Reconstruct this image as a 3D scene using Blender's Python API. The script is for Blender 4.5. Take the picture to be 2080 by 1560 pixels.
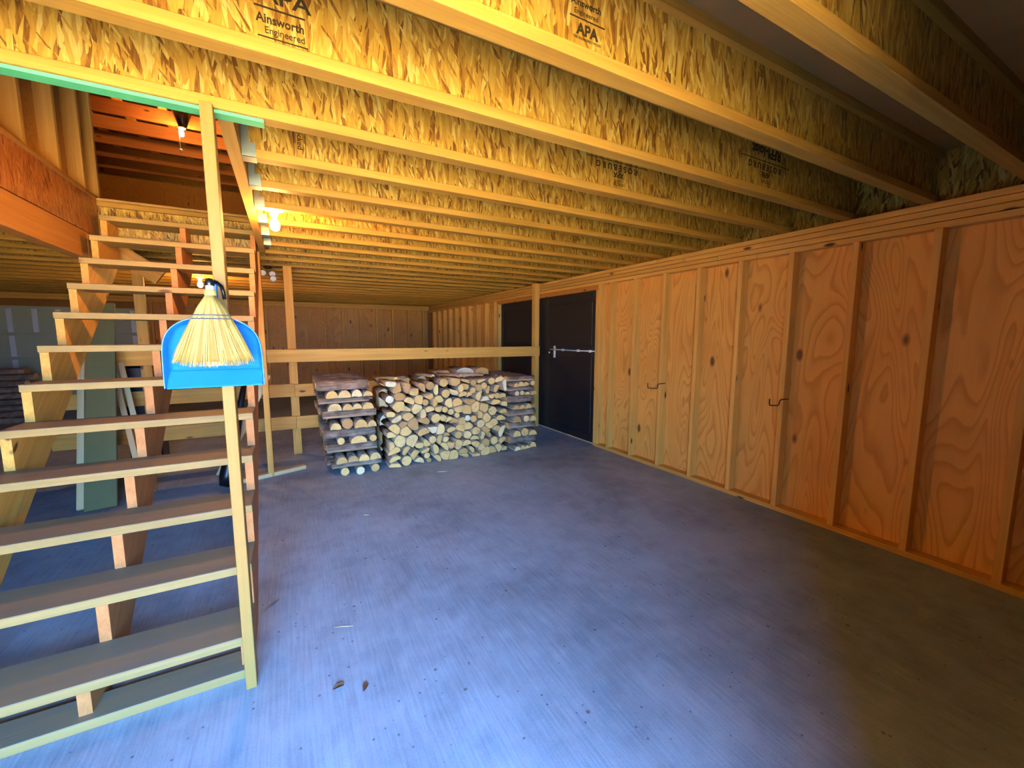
import bpy, bmesh, math, random
from mathutils import Vector, Matrix
random.seed(7)
for o in list(bpy.data.objects): bpy.data.objects.remove(o)
sc = bpy.context.scene
COL = sc.collection

# ------------------------------------------------------------------ camera
F, YAW, PITCH, ROLL, CH = 835.1188, 0.4991, -0.1156, 0.0008, 1.4153
fw = Vector((math.sin(YAW)*math.cos(PITCH), math.cos(YAW)*math.cos(PITCH), math.sin(PITCH)))
rt0 = Vector((math.cos(YAW), -math.sin(YAW), 0)); up0 = rt0.cross(fw)
rt = rt0*math.cos(ROLL)+up0*math.sin(ROLL); up = -rt0*math.sin(ROLL)+up0*math.cos(ROLL)
cd = bpy.data.cameras.new('camera'); cd.sensor_width = 36; cd.lens = F/2080*36
cd.clip_start = 0.02; cd.clip_end = 300
cam = bpy.data.objects.new('camera', cd); COL.objects.link(cam)
cam.matrix_world = Matrix(((rt.x, up.x, -fw.x, 0), (rt.y, up.y, -fw.y, 0), (rt.z, up.z, -fw.z, CH), (0, 0, 0, 1)))
sc.camera = cam

# ------------------------------------------------------------------ world, sun, exposure
OPX0, OPX1, OPY, OPH = -1.35, 0.53, -1.15, 2.16       # the open barn door behind the camera
w = bpy.data.worlds.new('sky'); sc.world = w; w.use_nodes = True
bg = w.node_tree.nodes['Background']
bg.inputs[0].default_value = (0.19, 0.455, 1.0, 1); bg.inputs[1].default_value = 27.0
sl = bpy.data.lights.new('sun', 'SUN'); sl.energy = 142.0; sl.angle = 0.01; sl.color = (1.0, 0.90, 0.70)
so = bpy.data.objects.new('sun', sl); COL.objects.link(so)
so.rotation_euler = (math.radians(-4), math.radians(-40), 0)
pl = bpy.data.lights.new('doorway_portal', 'AREA'); pl.shape = 'RECTANGLE'
pl.size = OPX1-OPX0; pl.size_y = OPH; pl.cycles.is_portal = True
po = bpy.data.objects.new('doorway_portal', pl); COL.objects.link(po)
po.location = ((OPX0+OPX1)/2, OPY-0.02, OPH/2); po.rotation_euler = (math.radians(90), 0, 0)
sc.view_settings.view_transform = 'Standard'
sc.view_settings.look = 'None'
sc.view_settings.gamma = 1; sc.view_settings.use_curve_mapping = False
sc.view_settings.exposure = 1.56
sc.cycles.use_denoising = True
sc.cycles.diffuse_bounces = 5; sc.cycles.max_bounces = 6; sc.cycles.adaptive_threshold = 0.025
sc.cycles.sample_clamp_indirect = 8

# ------------------------------------------------------------------ node helpers
class NT:
    def __init__(s, name):
        s.m = bpy.data.materials.new(name); s.m.use_nodes = True
        s.t = s.m.node_tree; s.n = s.t.nodes; s.b = s.n['Principled BSDF']; s.l = s.t.links
    def new(s, k, **kw):
        n = s.n.new(k)
        for a, v in kw.items(): setattr(n, a, v)
        return n
    def link(s, a, b): s.l.new(a, b)
    def set(s, sock, v):
        if hasattr(v, 'is_output'): s.l.new(v, sock)
        else: sock.default_value = v
    def math(s, op, a, b=0.0, c=0.0, clamp=False):
        n = s.new('ShaderNodeMath', operation=op); n.use_clamp = clamp
        s.set(n.inputs[0], a); s.set(n.inputs[1], b); s.set(n.inputs[2], c); return n.outputs[0]
    def vmath(s, op, a, b):
        n = s.new('ShaderNodeVectorMath', operation=op); s.set(n.inputs[0], a); s.set(n.inputs[1], b); return n.outputs[0]
    def noise(s, v, scale=1.0, detail=2.0, rough=0.5, dist=0.0):
        n = s.new('ShaderNodeTexNoise'); s.set(n.inputs['Vector'], v)
        n.inputs['Scale'].default_value = scale; n.inputs['Detail'].default_value = detail
        n.inputs['Roughness'].default_value = rough; n.inputs['Distortion'].default_value = dist; return n.outputs[0]
    def vor(s, v, scale=1.0, feat='F1', rnd=1.0, dim='3D'):
        n = s.new('ShaderNodeTexVoronoi', feature=feat, voronoi_dimensions=dim); s.set(n.inputs['Vector'], v)
        n.inputs['Scale'].default_value = scale; n.inputs['Randomness'].default_value = rnd; return n
    def ramp(s, f, stops, interp='LINEAR'):
        n = s.new('ShaderNodeValToRGB'); s.set(n.inputs[0], f); e = n.color_ramp.elements; n.color_ramp.interpolation = interp
        while len(e) < len(stops): e.new(0.5)
        for i, (p, c) in enumerate(stops):
            e[i].position = p; e[i].color = (c[0], c[1], c[2], 1) if not isinstance(c, (int, float)) else (c, c, c, 1)
        return n.outputs[0]
    def mix(s, f, a, b, mode='MIX'):
        n = s.new('ShaderNodeMix', data_type='RGBA', blend_type=mode)
        s.set(n.inputs[0], f)
        for sk, v in ((n.inputs[6], a), (n.inputs[7], b)):
            if isinstance(v, tuple) and len(v) == 3: v = v+(1,)
            s.set(sk, v)
        return n.outputs[2]
    def coords(s, rand=True):
        tc = s.new('ShaderNodeTexCoord').outputs['Object']
        if not rand: return tc
        r = s.new('ShaderNodeObjectInfo').outputs['Random']
        off = s.new('ShaderNodeCombineXYZ'); 
        s.link(s.math('MULTIPLY', r, 37.0), off.inputs[0]); s.link(s.math('MULTIPLY', r, 91.0), off.inputs[1]); s.link(s.math('MULTIPLY', r, 53.0), off.inputs[2])
        s.r = r
        return s.vmath('ADD', tc, off.outputs[0])
    def bump(s, h, strength=0.3, dist=0.005):
        n = s.new('ShaderNodeBump'); n.inputs['Strength'].default_value = strength; n.inputs['Distance'].default_value = dist
        s.link(h, n.inputs['Height']); s.link(n.outputs[0], s.b.inputs['Normal'])
    def done(s, col, rough=0.6, spec=0.3, metal=0.0):
        s.set(s.b.inputs['Base Color'], col if not (isinstance(col, tuple) and len(col) == 3) else col+(1,))
        s.set(s.b.inputs['Roughness'], rough); s.b.inputs['Specular IOR Level'].default_value = spec
        s.b.inputs['Metallic'].default_value = metal
        return s.m

def mat_wood(name, light, dark, knot=(0.10, 0.04, 0.015), rough=0.6, knots=0.10, tint=0.25, dirt=None):
    t = NT(name); v = t.coords(True)
    g = t.noise(t.vmath('MULTIPLY', v, (1.2, 26, 26)), 1.0, 3, 0.55, 0.4)
    g2 = t.noise(t.vmath('MULTIPLY', v, (2.5, 120, 120)), 1.0, 2)
    big = t.noise(t.vmath('MULTIPLY', v, (0.9, 5, 5)), 1.0, 2)
    f = t.math('ADD', t.math('MULTIPLY', g, 0.65), t.math('MULTIPLY', g2, 0.35))
    c = t.mix(t.ramp(f, [(0.36, 0.0), (0.66, 1.0)]), dark, light)
    lum = t.math('ADD', t.math('MULTIPLY', t.r, tint), t.math('ADD', t.math('MULTIPLY', big, 0.30), 1.0-tint/2-0.15))
    cm = t.new('ShaderNodeCombineXYZ')
    for i in range(3): t.link(lum, cm.inputs[i])
    c = t.mix(1.0, c, cm.outputs[0], 'MULTIPLY')
    kv = t.vor(t.vmath('ADD', t.vmath('MULTIPLY', v, (3.2, 9, 9)), t.new('ShaderNodeCombineXYZ').outputs[0]), 1.0)
    kd = t.math('LESS_THAN', t.new('ShaderNodeSeparateColor').inputs[0].default_value[0], 0) if False else None
    sp = t.new('ShaderNodeSeparateColor'); t.link(kv.outputs['Color'], sp.inputs[0])
    on = t.math('LESS_THAN', sp.outputs[0], 0.42)
    k = t.math('MULTIPLY', t.ramp(kv.outputs['Distance'], [(knots*0.75, 1.0), (knots*1.5, 0.0)]), on)
    c = t.mix(k, c, knot)
    if dirt:                                              # grey foot dirt worn into the upper face
        ge = t.new('ShaderNodeNewGeometry'); sn = t.new('ShaderNodeSeparateXYZ'); t.link(ge.outputs['Normal'], sn.inputs[0])
        up_ = t.math('GREATER_THAN', sn.outputs[2], 0.6); dn = t.noise(t.vmath('MULTIPLY', v, (3, 14, 14)), 1.0, 3)
        c = t.mix(t.math('MULTIPLY', up_, t.ramp(dn, [(0.3, 0.55), (0.7, 0.95)])), c, dirt)
    t.bump(t.math('SUBTRACT', g2, k), 0.15, 0.003)
    return t.done(c, rough, 0.25)

def mat_ply(name, light, dark, knot=(0.13, 0.055, 0.02)):
    t = NT(name); v = t.coords(True)
    warp = t.noise(t.vmath('MULTIPLY', v, (3, 7, 7)), 1.0, 2)
    n = t.noise(t.vmath('MULTIPLY', v, (0.75, 3.4, 3.4)), 1.0, 1.2, 0.4, 0.55)
    ph = t.math('ADD', t.math('MULTIPLY', n, 21.0), t.math('MULTIPLY', warp, 0.9))
    fr = t.math('FRACT', ph)
    line = t.ramp(fr, [(0.0, 0.0), (0.55, 0.22), (0.88, 1.0), (1.0, 0.0)])
    fine = t.noise(t.vmath('MULTIPLY', v, (3, 110, 110)), 1.0, 2)
    c = t.mix(t.math('MULTIPLY', line, 0.62), light, dark)
    c = t.mix(t.math('MULTIPLY', fine, 0.28), c, dark)
    patch = t.noise(v, 2.0, 2)
    c = t.mix(t.ramp(patch, [(0.42, 0.0), (0.75, 0.5)]), c, (light[0]*0.75, light[1]*0.62, light[2]*0.5))
    kv = t.vor(t.vmath('MULTIPLY', v, (2.6, 5.5, 5.5)), 1.0)
    sp = t.new('ShaderNodeSeparateColor'); t.link(kv.outputs['Color'], sp.inputs[0])
    on = t.math('LESS_THAN', sp.outputs[0], 0.55)
    k = t.math('MULTIPLY', t.ramp(kv.outputs['Distance'], [(0.085, 1.0), (0.16, 0.0)]), on)
    c = t.mix(t.math('MULTIPLY', k, 0.92), c, knot)
    t.bump(fine, 0.1, 0.002)
    return t.done(c, 0.55, 0.3)

def mat_osb(name, stops):
    t = NT(name); v = t.coords(True)
    sx = t.new('ShaderNodeSeparateXYZ'); t.link(v, sx.inputs[0])
    vals = []; 
    for i, (ang, wd, ln) in enumerate(((1, 0.012, 0.085), (-9, 0.009, 0.07), (9, 0.013, 0.08), (32, 0.008, 0.05))):
        a = math.radians(ang)
        u = t.math('ADD', t.math('MULTIPLY', sx.outputs[0], math.cos(a)/wd), t.math('MULTIPLY', sx.outputs[2], math.sin(a)/wd))
        q = t.math('ADD', t.math('MULTIPLY', sx.outputs[0], -math.sin(a)/ln), t.math('MULTIPLY', sx.outputs[2], math.cos(a)/ln))
        cb = t.new('ShaderNodeCombineXYZ'); t.link(u, cb.inputs[0]); t.link(q, cb.inputs[1]); cb.inputs[2].default_value = i*3.7
        vo = t.vor(cb.outputs[0], 1.0, dim='2D'); sp = t.new('ShaderNodeSeparateColor'); t.link(vo.outputs['Color'], sp.inputs[0])
        vals.append((sp.outputs[0], sp.outputs[1]))
    val = vals[0][0]
    for i in range(1, 4):
        m = t.math('GREATER_THAN', vals[i][1], (0, 0.55, 0.66, 0.86)[i])
        mx = t.new('ShaderNodeMix'); t.link(m, mx.inputs[0]); t.link(val, mx.inputs[2]); t.link(vals[i][0], mx.inputs[3]); val = mx.outputs[0]
    gr = t.noise(t.vmath('MULTIPLY', v, (190, 10, 24)), 1.0, 2)
    f = t.math('ADD', val, t.math('MULTIPLY', t.math('SUBTRACT', gr, 0.5), 0.55))
    c = t.ramp(f, stops)
    t.bump(t.math('ADD', val, t.math('MULTIPLY', gr, 0.4)), 0.5, 0.004)
    return t.done(c, 0.42, 0.45)

def mat_plain(name, col, rough=0.5, spec=0.4, metal=0.0, noise=0.0, scale=40):
    t = NT(name)
    if noise:
        n = t.noise(t.coords(True), scale, 3)
        c = t.mix(t.math('MULTIPLY', n, noise), col, (col[0]*0.35, col[1]*0.35, col[2]*0.35))
        t.bump(n, 0.2, 0.002)
    else: c = col
    return t.done(c, rough, spec, metal)

def mat_emit(name, col, s):
    t = NT(name); t.b.inputs['Emission Color'].default_value = col+(1,); t.b.inputs['Emission Strength'].default_value = s
    return t.done(col, 0.3)

def mat_concrete():
    t = NT('concrete'); v = t.coords(False)
    st = t.noise(t.vmath('MULTIPLY', v, (95, 4, 1)), 1.0, 3, 0.6)           # broomed streaks running into the depth
    big = t.noise(v, 0.9, 4, 0.6, 0.5); mid = t.noise(v, 6.0, 4, 0.6); fine = t.noise(v, 140, 2)
    f = t.math('ADD', t.math('ADD', t.math('MULTIPLY', st, 0.22), t.math('MULTIPLY', big, 0.42)), t.math('ADD', t.math('MULTIPLY', mid, 0.22), t.math('MULTIPLY', fine, 0.10)))
    c = t.ramp(f, [(0.36, (0.155, 0.20, 0.25)), (0.52, (0.28, 0.36, 0.44)), (0.68, (0.39, 0.49, 0.59))])  # grey tinted blue: part of the skylight's cast is put into the colour
    vo = t.vor(v, 9.0); sp = t.new('ShaderNodeSeparateColor'); t.link(vo.outputs['Color'], sp.inputs[0])
    spot = t.math('MULTIPLY', t.ramp(vo.outputs['Distance'], [(0.05, 1.0), (0.09, 0.0)]), t.math('LESS_THAN', sp.outputs[0], 0.45))
    vo2 = t.vor(v, 26.0); sp2 = t.new('ShaderNodeSeparateColor'); t.link(vo2.outputs['Color'], sp2.inputs[0])
    spot2 = t.math('MULTIPLY', t.ramp(vo2.outputs['Distance'], [(0.08, 1.0), (0.16, 0.0)]), t.math('LESS_THAN', sp2.outputs[0], 0.22))
    c = t.mix(t.math('MULTIPLY', t.math('MAXIMUM', spot, spot2), 0.75), c, (0.06, 0.05, 0.045))
    t.bump(t.math('ADD', st, t.math('MULTIPLY', fine, 0.6)), 0.25, 0.003)
    return t.done(c, 0.62, 0.35)

def mat_bark():
    t = NT('bark'); v = t.coords(True)
    n = t.noise(t.vmath('MULTIPLY', v, (55, 7, 55)), 1.0, 4, 0.6); b = t.noise(v, 12, 3)
    c = t.ramp(t.math('ADD', t.math('MULTIPLY', n, 0.6), t.math('MULTIPLY', b, 0.4)), [(0.3, (0.075, 0.05, 0.032)), (0.52, (0.27, 0.185, 0.125)), (0.72, (0.50, 0.40, 0.30))])
    c = t.mix(t.math('MULTIPLY', t.r, 0.35), c, (0.10, 0.07, 0.05))
    t.bump(n, 0.9, 0.012); return t.done(c, 0.85, 0.15)

def mat_split():
    t = NT('split_wood'); v = t.coords(True)
    n = t.noise(t.vmath('MULTIPLY', v, (60, 4, 60)), 1.0, 3)
    c = t.ramp(n, [(0.3, (0.26, 0.16, 0.085)), (0.7, (0.48, 0.33, 0.19))])
    t.bump(n, 0.5, 0.006); return t.done(c, 0.8, 0.15)

def mat_endgrain():
    t = NT('end_grain'); tc = t.new('ShaderNodeTexCoord').outputs['Object']; v = t.coords(True)
    d = t.vmath('MULTIPLY', tc, (1, 0, 1)); ln = t.new('ShaderNodeVectorMath', operation='LENGTH'); t.link(d, ln.inputs[0])
    w_ = t.noise(v, 14, 2)
    ring = t.math('SINE', t.math('MULTIPLY', t.math('ADD', ln.outputs['Value'], t.math('MULTIPLY', w_, 0.012)), 1300))
    n = t.noise(v, 22, 3); n2 = t.noise(v, 6, 2)
    base = t.ramp(t.r, [(0.0, (0.46, 0.24, 0.075)), (0.2, (0.70, 0.40, 0.115)), (0.45, (0.88, 0.55, 0.17)), (0.7, (0.78, 0.45, 0.13)), (0.9, (0.90, 0.62, 0.23)), (1.0, (0.88, 0.74, 0.46))])
    c = t.mix(t.math('MULTIPLY', t.math('ADD', t.math('MULTIPLY', ring, 0.5), 0.5), 0.16), base, (0.40, 0.24, 0.11))
    c = t.mix(t.ramp(n2, [(0.5, 0.0), (0.8, 0.6)]), c, (0.42, 0.24, 0.11))
    c = t.mix(t.ramp(n, [(0.55, 0.0), (0.85, 0.55)]), c, (0.22, 0.13, 0.07))
    t.bump(n, 0.25, 0.004); return t.done(c, 0.75, 0.2)

M = {}
M['lumber'] = mat_wood('lumber', (0.660, 0.335, 0.062), (0.500, 0.224, 0.034))
M['stud'] = mat_wood('stud_lumber', (0.78, 0.435, 0.095), (0.64, 0.33, 0.06))
M['flange'] = mat_wood('joist_flange', (0.396, 0.234, 0.041), (0.308, 0.161, 0.023), knots=0.05)
M['tread'] = mat_wood('tread_lumber', (0.331, 0.215, 0.070), (0.273, 0.168, 0.048), tint=0.12, dirt=(0.183, 0.151, 0.112))
M['fir'] = mat_wood('red_fir', (0.520, 0.215, 0.062), (0.400, 0.146, 0.037), tint=0.15)
M['beam'] = mat_wood('orange_beam', (0.561, 0.241, 0.048), (0.459, 0.175, 0.029))
M['post'] = mat_wood('yellow_post', (0.326, 0.188, 0.044), (0.286, 0.156, 0.030), tint=0.1, knots=0.06)
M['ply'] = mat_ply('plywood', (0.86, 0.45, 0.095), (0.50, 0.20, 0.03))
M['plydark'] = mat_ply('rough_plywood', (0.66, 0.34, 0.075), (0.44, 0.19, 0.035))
M['osb'] = mat_osb('strand_board', [(0.0, (0.108, 0.041, 0.004)), (0.14, (0.203, 0.096, 0.010)), (0.3, (0.318, 0.179, 0.022)), (0.6, (0.381, 0.233, 0.032)), (0.82, (0.445, 0.293, 0.047)), (1.0, (0.545, 0.412, 0.106))])
M['osbred'] = mat_osb('red_strand_board', [(0.0, (0.170, 0.044, 0.010)), (0.3, (0.357, 0.110, 0.024)), (0.7, (0.425, 0.146, 0.031)), (1.0, (0.510, 0.234, 0.069))])
M['subfloor'] = mat_plain('subfloor_board', (0.420, 0.232, 0.068), 0.7, 0.2, noise=0.4, scale=8)
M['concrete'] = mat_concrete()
M['bark'] = mat_bark(); M['split'] = mat_split(); M['end'] = mat_endgrain()
M['door'] = mat_plain('black_door_paint', (0.018, 0.017, 0.018), 0.45, 0.35, noise=0.3, scale=5)
M['steel'] = mat_plain('galvanised_steel', (0.42, 0.52, 0.46), 0.38, 0.5, 0.75, noise=0.3, scale=30)
M['bright'] = mat_plain('bright_zinc', (0.85, 0.88, 0.84), 0.3, 0.5, 0.3)
M['green'] = mat_plain('green_paint', (0.08, 0.46, 0.20), 0.55, 0.3)
M['blue'] = mat_plain('blue_plastic', (0.010, 0.17, 0.50), 0.30, 0.5)
M['straw'] = mat_plain('broom_straw', (0.60, 0.46, 0.13), 0.6, 0.3, noise=0.75, scale=260)
M['strawdark'] = mat_plain('brown_straw', (0.22, 0.15, 0.035), 0.7, 0.2)
M['thread'] = mat_plain('navy_thread', (0.01, 0.03, 0.10), 0.6)
M['black'] = mat_plain('black_plastic', (0.006, 0.006, 0.008), 0.35, 0.5)
M['iron'] = mat_plain('dark_iron', (0.035, 0.018, 0.02), 0.5, 0.4, 0.3)
M['white'] = mat_plain('white_porcelain', (0.82, 0.80, 0.75), 0.3, 0.5)
M['greybox'] = mat_plain('grey_box', (0.30, 0.35, 0.40), 0.5, 0.4)
M['ink'] = mat_plain('stamp_ink', (0.035, 0.025, 0.012), 0.7, 0.1)
M['bulb'] = mat_emit('lit_bulb', (1.0, 0.46, 0.12), 400)
M['garage'] = mat_plain('grey_green_steel', (0.40, 0.42, 0.27), 0.5, 0.4, noise=0.15, scale=6)
M['planklight'] = mat_wood('pale_board', (0.720, 0.533, 0.273), (0.600, 0.413, 0.192), knots=0.04)
M['greenboard'] = mat_plain('sage_board', (0.17, 0.16, 0.065), 0.65, 0.2, noise=0.3, scale=6)
M['gravel'] = mat_plain('pale_gravel', (0.58, 0.40, 0.18), 0.9, 0.1, noise=0.4, scale=20)
M['siding'] = mat_plain('siding', (0.260, 0.120, 0.028), 0.7, 0.2, noise=0.3, scale=4)
M['leaf'] = mat_plain('dry_leaf', (0.16, 0.07, 0.035), 0.8, 0.2)

# ------------------------------------------------------------------ object helpers
WM = {}
def link(o, mw, parent=None):
    COL.objects.link(o)
    if parent is not None:
        o.parent = parent; o.matrix_parent_inverse = WM[parent.name].inverted()
    o.matrix_basis = mw; WM[o.name] = mw.copy()
    return o
def tag(o, label=None, cat=None, group=None, kind=None):
    if label: o['label'] = label
    if cat: o['category'] = cat
    if group: o['group'] = group
    if kind: o['kind'] = kind
    return o
def empty(name, loc, label, cat, group=None):
    o = bpy.data.objects.new(name, None); o.empty_display_size = 0.1
    link(o, Matrix.Translation(loc)); return tag(o, label, cat, group)
def mobj(name, bm, mats, mw=None, parent=None, smooth=False):
    me = bpy.data.meshes.new(name); bm.normal_update(); bm.to_mesh(me); bm.free()
    for m in (mats if isinstance(mats, (list, tuple)) else [mats]): me.materials.append(m)
    if smooth: me.polygons.foreach_set('use_smooth', [True]*len(me.polygons))
    return link(bpy.data.objects.new(name, me), mw or Matrix(), parent)
BOX = {}
def boxmesh(a, b, c, mat, bevel=0.0):
    key = (round(a, 4), round(b, 4), round(c, 4), mat.name, bevel)
    if key in BOX: return BOX[key]
    bm = bmesh.new(); bmesh.ops.create_cube(bm, size=1.0); bmesh.ops.scale(bm, vec=(a, b, c), verts=bm.verts)
    if bevel: bmesh.ops.bevel(bm, geom=bm.edges[:], offset=bevel, segments=1, affect='EDGES')
    me = bpy.data.meshes.new('lumber_piece'); bm.to_mesh(me); bm.free(); me.materials.append(mat); BOX[key] = me
    return me
RZ = Matrix.Rotation(math.pi/2, 4, 'Z'); RY = Matrix.Rotation(-math.pi/2, 4, 'Y')
def board(name, x0, x1, y0, y1, z0, z1, mat, parent=None, bevel=0.0, turn=None):
    """axis-aligned board, its local X is the long way of the grain"""
    d = (x1-x0, y1-y0, z1-z0); c = Vector(((x0+x1)/2, (y0+y1)/2, (z0+z1)/2))
    ax = turn if turn is not None else d.index(max(d))
    if ax == 0: me, R = boxmesh(*d, mat, bevel), Matrix()
    elif ax == 1: me, R = boxmesh(d[1], d[0], d[2], mat, bevel), RZ
    else: me, R = boxmesh(d[2], d[1], d[0], mat, bevel), RY
    return link(bpy.data.objects.new(name, me), Matrix.Translation(c) @ R, parent)
def plank(name, p0, p1, width, thick, wdir, mat, parent=None, bevel=0.0):
    """board from p0 to p1 (centre line); width lies along wdir"""
    p0, p1 = Vector(p0), Vector(p1); X = (p1-p0); L = X.length; X.normalize()
    Wd = Vector(wdir); Wd = (Wd-X*Wd.dot(X)).normalized(); N = X.cross(Wd)
    R = Matrix((X, N, Wd)).transposed().to_4x4()
    return link(bpy.data.objects.new(name, boxmesh(L, thick, width, mat, bevel)), Matrix.Translation((p0+p1)/2) @ R, parent)
def boxes(name, lst, mat, parent=None):
    bm = bmesh.new()
    for x0, x1, y0, y1, z0, z1 in lst:
        r = bmesh.ops.create_cube(bm, size=1.0)['verts']
        bmesh.ops.scale(bm, vec=(x1-x0, y1-y0, z1-z0), verts=r)
        bmesh.ops.translate(bm, vec=((x0+x1)/2, (y0+y1)/2, (z0+z1)/2), verts=r)
    return mobj(name, bm, mat, None, parent)
def lathe(name, prof, mat, loc, parent=None, n=20, axis=None):
    bm = bmesh.new(); rings = []
    for r, z in prof:
        rings.append([bm.verts.new((r*math.cos(2*math.pi*i/n), r*math.sin(2*math.pi*i/n), z)) for i in range(n)])
    for a, b in zip(rings, rings[1:]):
        for i in range(n): bm.faces.new((a[i], a[(i+1) % n], b[(i+1) % n], b[i]))
    bm.faces.new(rings[0][::-1]); bm.faces.new(rings[-1])
    mw = Matrix.Translation(loc)
    if axis is not None: mw = mw @ Vector((0, 0, 1)).rotation_difference(Vector(axis)).to_matrix().to_4x4()
    return mobj(name, bm, mat, mw, parent, True)
def tubebm(bm, pts, r, n=8):
    pts = [Vector(p) for p in pts]; rings = []
    for i, p in enumerate(pts):
        d = (pts[min(i+1, len(pts)-1)]-pts[max(i-1, 0)]).normalized()
        a = d.orthogonal().normalized() if i == 0 else (a-d*a.dot(d)).normalized()
        b = d.cross(a); rr = r[i] if isinstance(r, (list, tuple)) else r
        rings.append([bm.verts.new(p+(a*math.cos(2*math.pi*k/n)+b*math.sin(2*math.pi*k/n))*rr) for k in range(n)])
    for A, B in zip(rings, rings[1:]):
        for k in range(n): bm.faces.new((A[k], A[(k+1) % n], B[(k+1) % n], B[k]))
    bm.faces.new(rings[0][::-1]); bm.faces.new(rings[-1])
def tube(name, pts, r, mat, parent=None, n=8):
    bm = bmesh.new(); tubebm(bm, pts, r, n); return mobj(name, bm, mat, None, parent, True)
def text(name, body, size, loc, rot, mat, parent, sx=1.0, bold=0.0, align='CENTER'):
    cu = bpy.data.curves.new(name, 'FONT'); cu.body = body; cu.size = size; cu.align_x = align; cu.extrude = 0.0004; cu.offset = bold
    tmp = bpy.data.objects.new('tmp_text', cu); COL.objects.link(tmp)
    dg = bpy.context.evaluated_depsgraph_get(); me = bpy.data.meshes.new_from_object(tmp.evaluated_get(dg))
    bpy.data.objects.remove(tmp); me.materials.clear(); me.materials.append(mat)
    return link(bpy.data.objects.new(name, me), Matrix.Translation(loc) @ rot @ Matrix.Diagonal((sx, 1, 1, 1)), parent)

# ------------------------------------------------------------------ main dimensions (metres)
W, H, DEPTH, XL = 3.4328, 2.213, 11.05, -6.4       # stud face of right wall, joist underside, back wall, left end
JD, FL = 0.302, 0.038                               # joist depth, flange thickness
FT = H+JD+0.02                                      # loft floor level
ROOF = 4.86

# ------------------------------------------------------------------ floor, ground, outer walls, added shade walls
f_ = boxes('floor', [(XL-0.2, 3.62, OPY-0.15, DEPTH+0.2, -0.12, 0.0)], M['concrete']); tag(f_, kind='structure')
g_ = boxes('ground', [(-40, 40, -45, OPY-0.152, -0.16, -0.03)], M['gravel']); tag(g_, kind='structure')
wf = boxes('wall_front', [(XL-0.2, OPX0, OPY-0.12, OPY, 0, ROOF), (OPX1, 3.62, OPY-0.12, OPY, 0, ROOF), (OPX0, OPX1, OPY-0.12, OPY, OPH, ROOF)], M['siding']); tag(wf, kind='structure')
wp = boxes('shade_wall_right', [(0.55, 3.53, -0.26, -0.16, 0, H+JD)], M['siding']); tag(wp, kind='structure')  # unseen partition, added to shade the near right floor and wall
ws = boxes('shade_wall_left', [(-1.45, -1.35, OPY, 1.38, 0, H)], M['siding']); tag(ws, kind='structure')  # unseen wall, added to keep daylight from the area under the stairs
wl = boxes('wall_left', [(XL-0.2, XL-0.1, OPY, DEPTH+0.2, 0, ROOF)], M['siding']); tag(wl, kind='structure')
for k in range(19):
    board('stud', XL-0.1, XL-0.011, 0.2+k*0.6, 0.238+k*0.6, 0.0, H, M['stud'], wl)

# ------------------------------------------------------------------ right wall
wr = boxes('wall_right', [(W+0.105, W+0.165, OPY, 4.085, 0, ROOF), (W+0.105, W+0.165, 6.85, DEPTH+0.2, 0, ROOF), (W+0.105, W+0.165, 4.085, 6.85, 1.96, ROOF)], M['siding'])
tag(wr, kind='structure')
STUDY = [3.4656-0.4064*k for k in range(1, 9)]
S_TOP = 2.0543; SOLE = 0.038
def stud_r(y): return board('stud', W, W+0.089, y-0.038, y, SOLE, S_TOP, M['stud'], wr, bevel=0.0015)
for y in [3.4656]+STUDY:
    if y > 0.1: stud_r(y)
stud_r(3.85)                                        # king stud
board('trimmer_stud', W, W+0.089, 4.062, 4.10, SOLE, S_TOP-0.06, M['stud'], wr, bevel=0.0015)
board('king_stud', W, W+0.089, 4.020, 4.058, SOLE, S_TOP, M['stud'], wr, bevel=0.0015)
y = 6.83
board('trimmer_stud', W, W+0.089, y, y+0.038, SOLE, S_TOP-0.06, M['stud'], wr, bevel=0.0015)
yy = 7.0
while yy < DEPTH: stud_r(yy+0.038); yy += 0.4064
board('sole_plate', W, W+0.089, 0.045, 4.10, 0.0, SOLE, M['stud'], wr, bevel=0.0015)
board('sole_plate', W, W+0.089, 6.83, DEPTH, 0.0, SOLE, M['stud'], wr, bevel=0.0015)
for k, dx in enumerate((0.012, 0.0, 0.002, -0.002)):
    z0 = S_TOP+0.0005+k*0.0397; dx += 0.003*(k % 2)
    cuts = [0.045, 2.1+k*0.35, 6.2-k*0.3, DEPTH]
    for a, b in zip(cuts, cuts[1:]):
        board('top_plate', W+dx, W+0.089, a+0.001, b-0.001, z0, z0+0.0365, M['stud'], wr, bevel=0.003)
board('door_header', W+0.004, W+0.089, 4.06, 6.87, S_TOP-0.06, S_TOP, M['beam'], wr)
ys = [0.045, 0.62, 1.840, 3.0592, 4.085]
for a, b in zip(ys, ys[1:]): board('plywood_panel', W+0.0895, W+0.104, a+0.0015, b-0.0015, 0.0, H, M['ply'], wr, turn=2)
ys = [6.85, 7.81, 9.03, 10.25, DEPTH]
for a, b in zip(ys, ys[1:]): board('plywood_panel', W+0.0895, W+0.104, a+0.0015, b-0.0015, 0.0, H, M['ply'], wr, turn=2)

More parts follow.
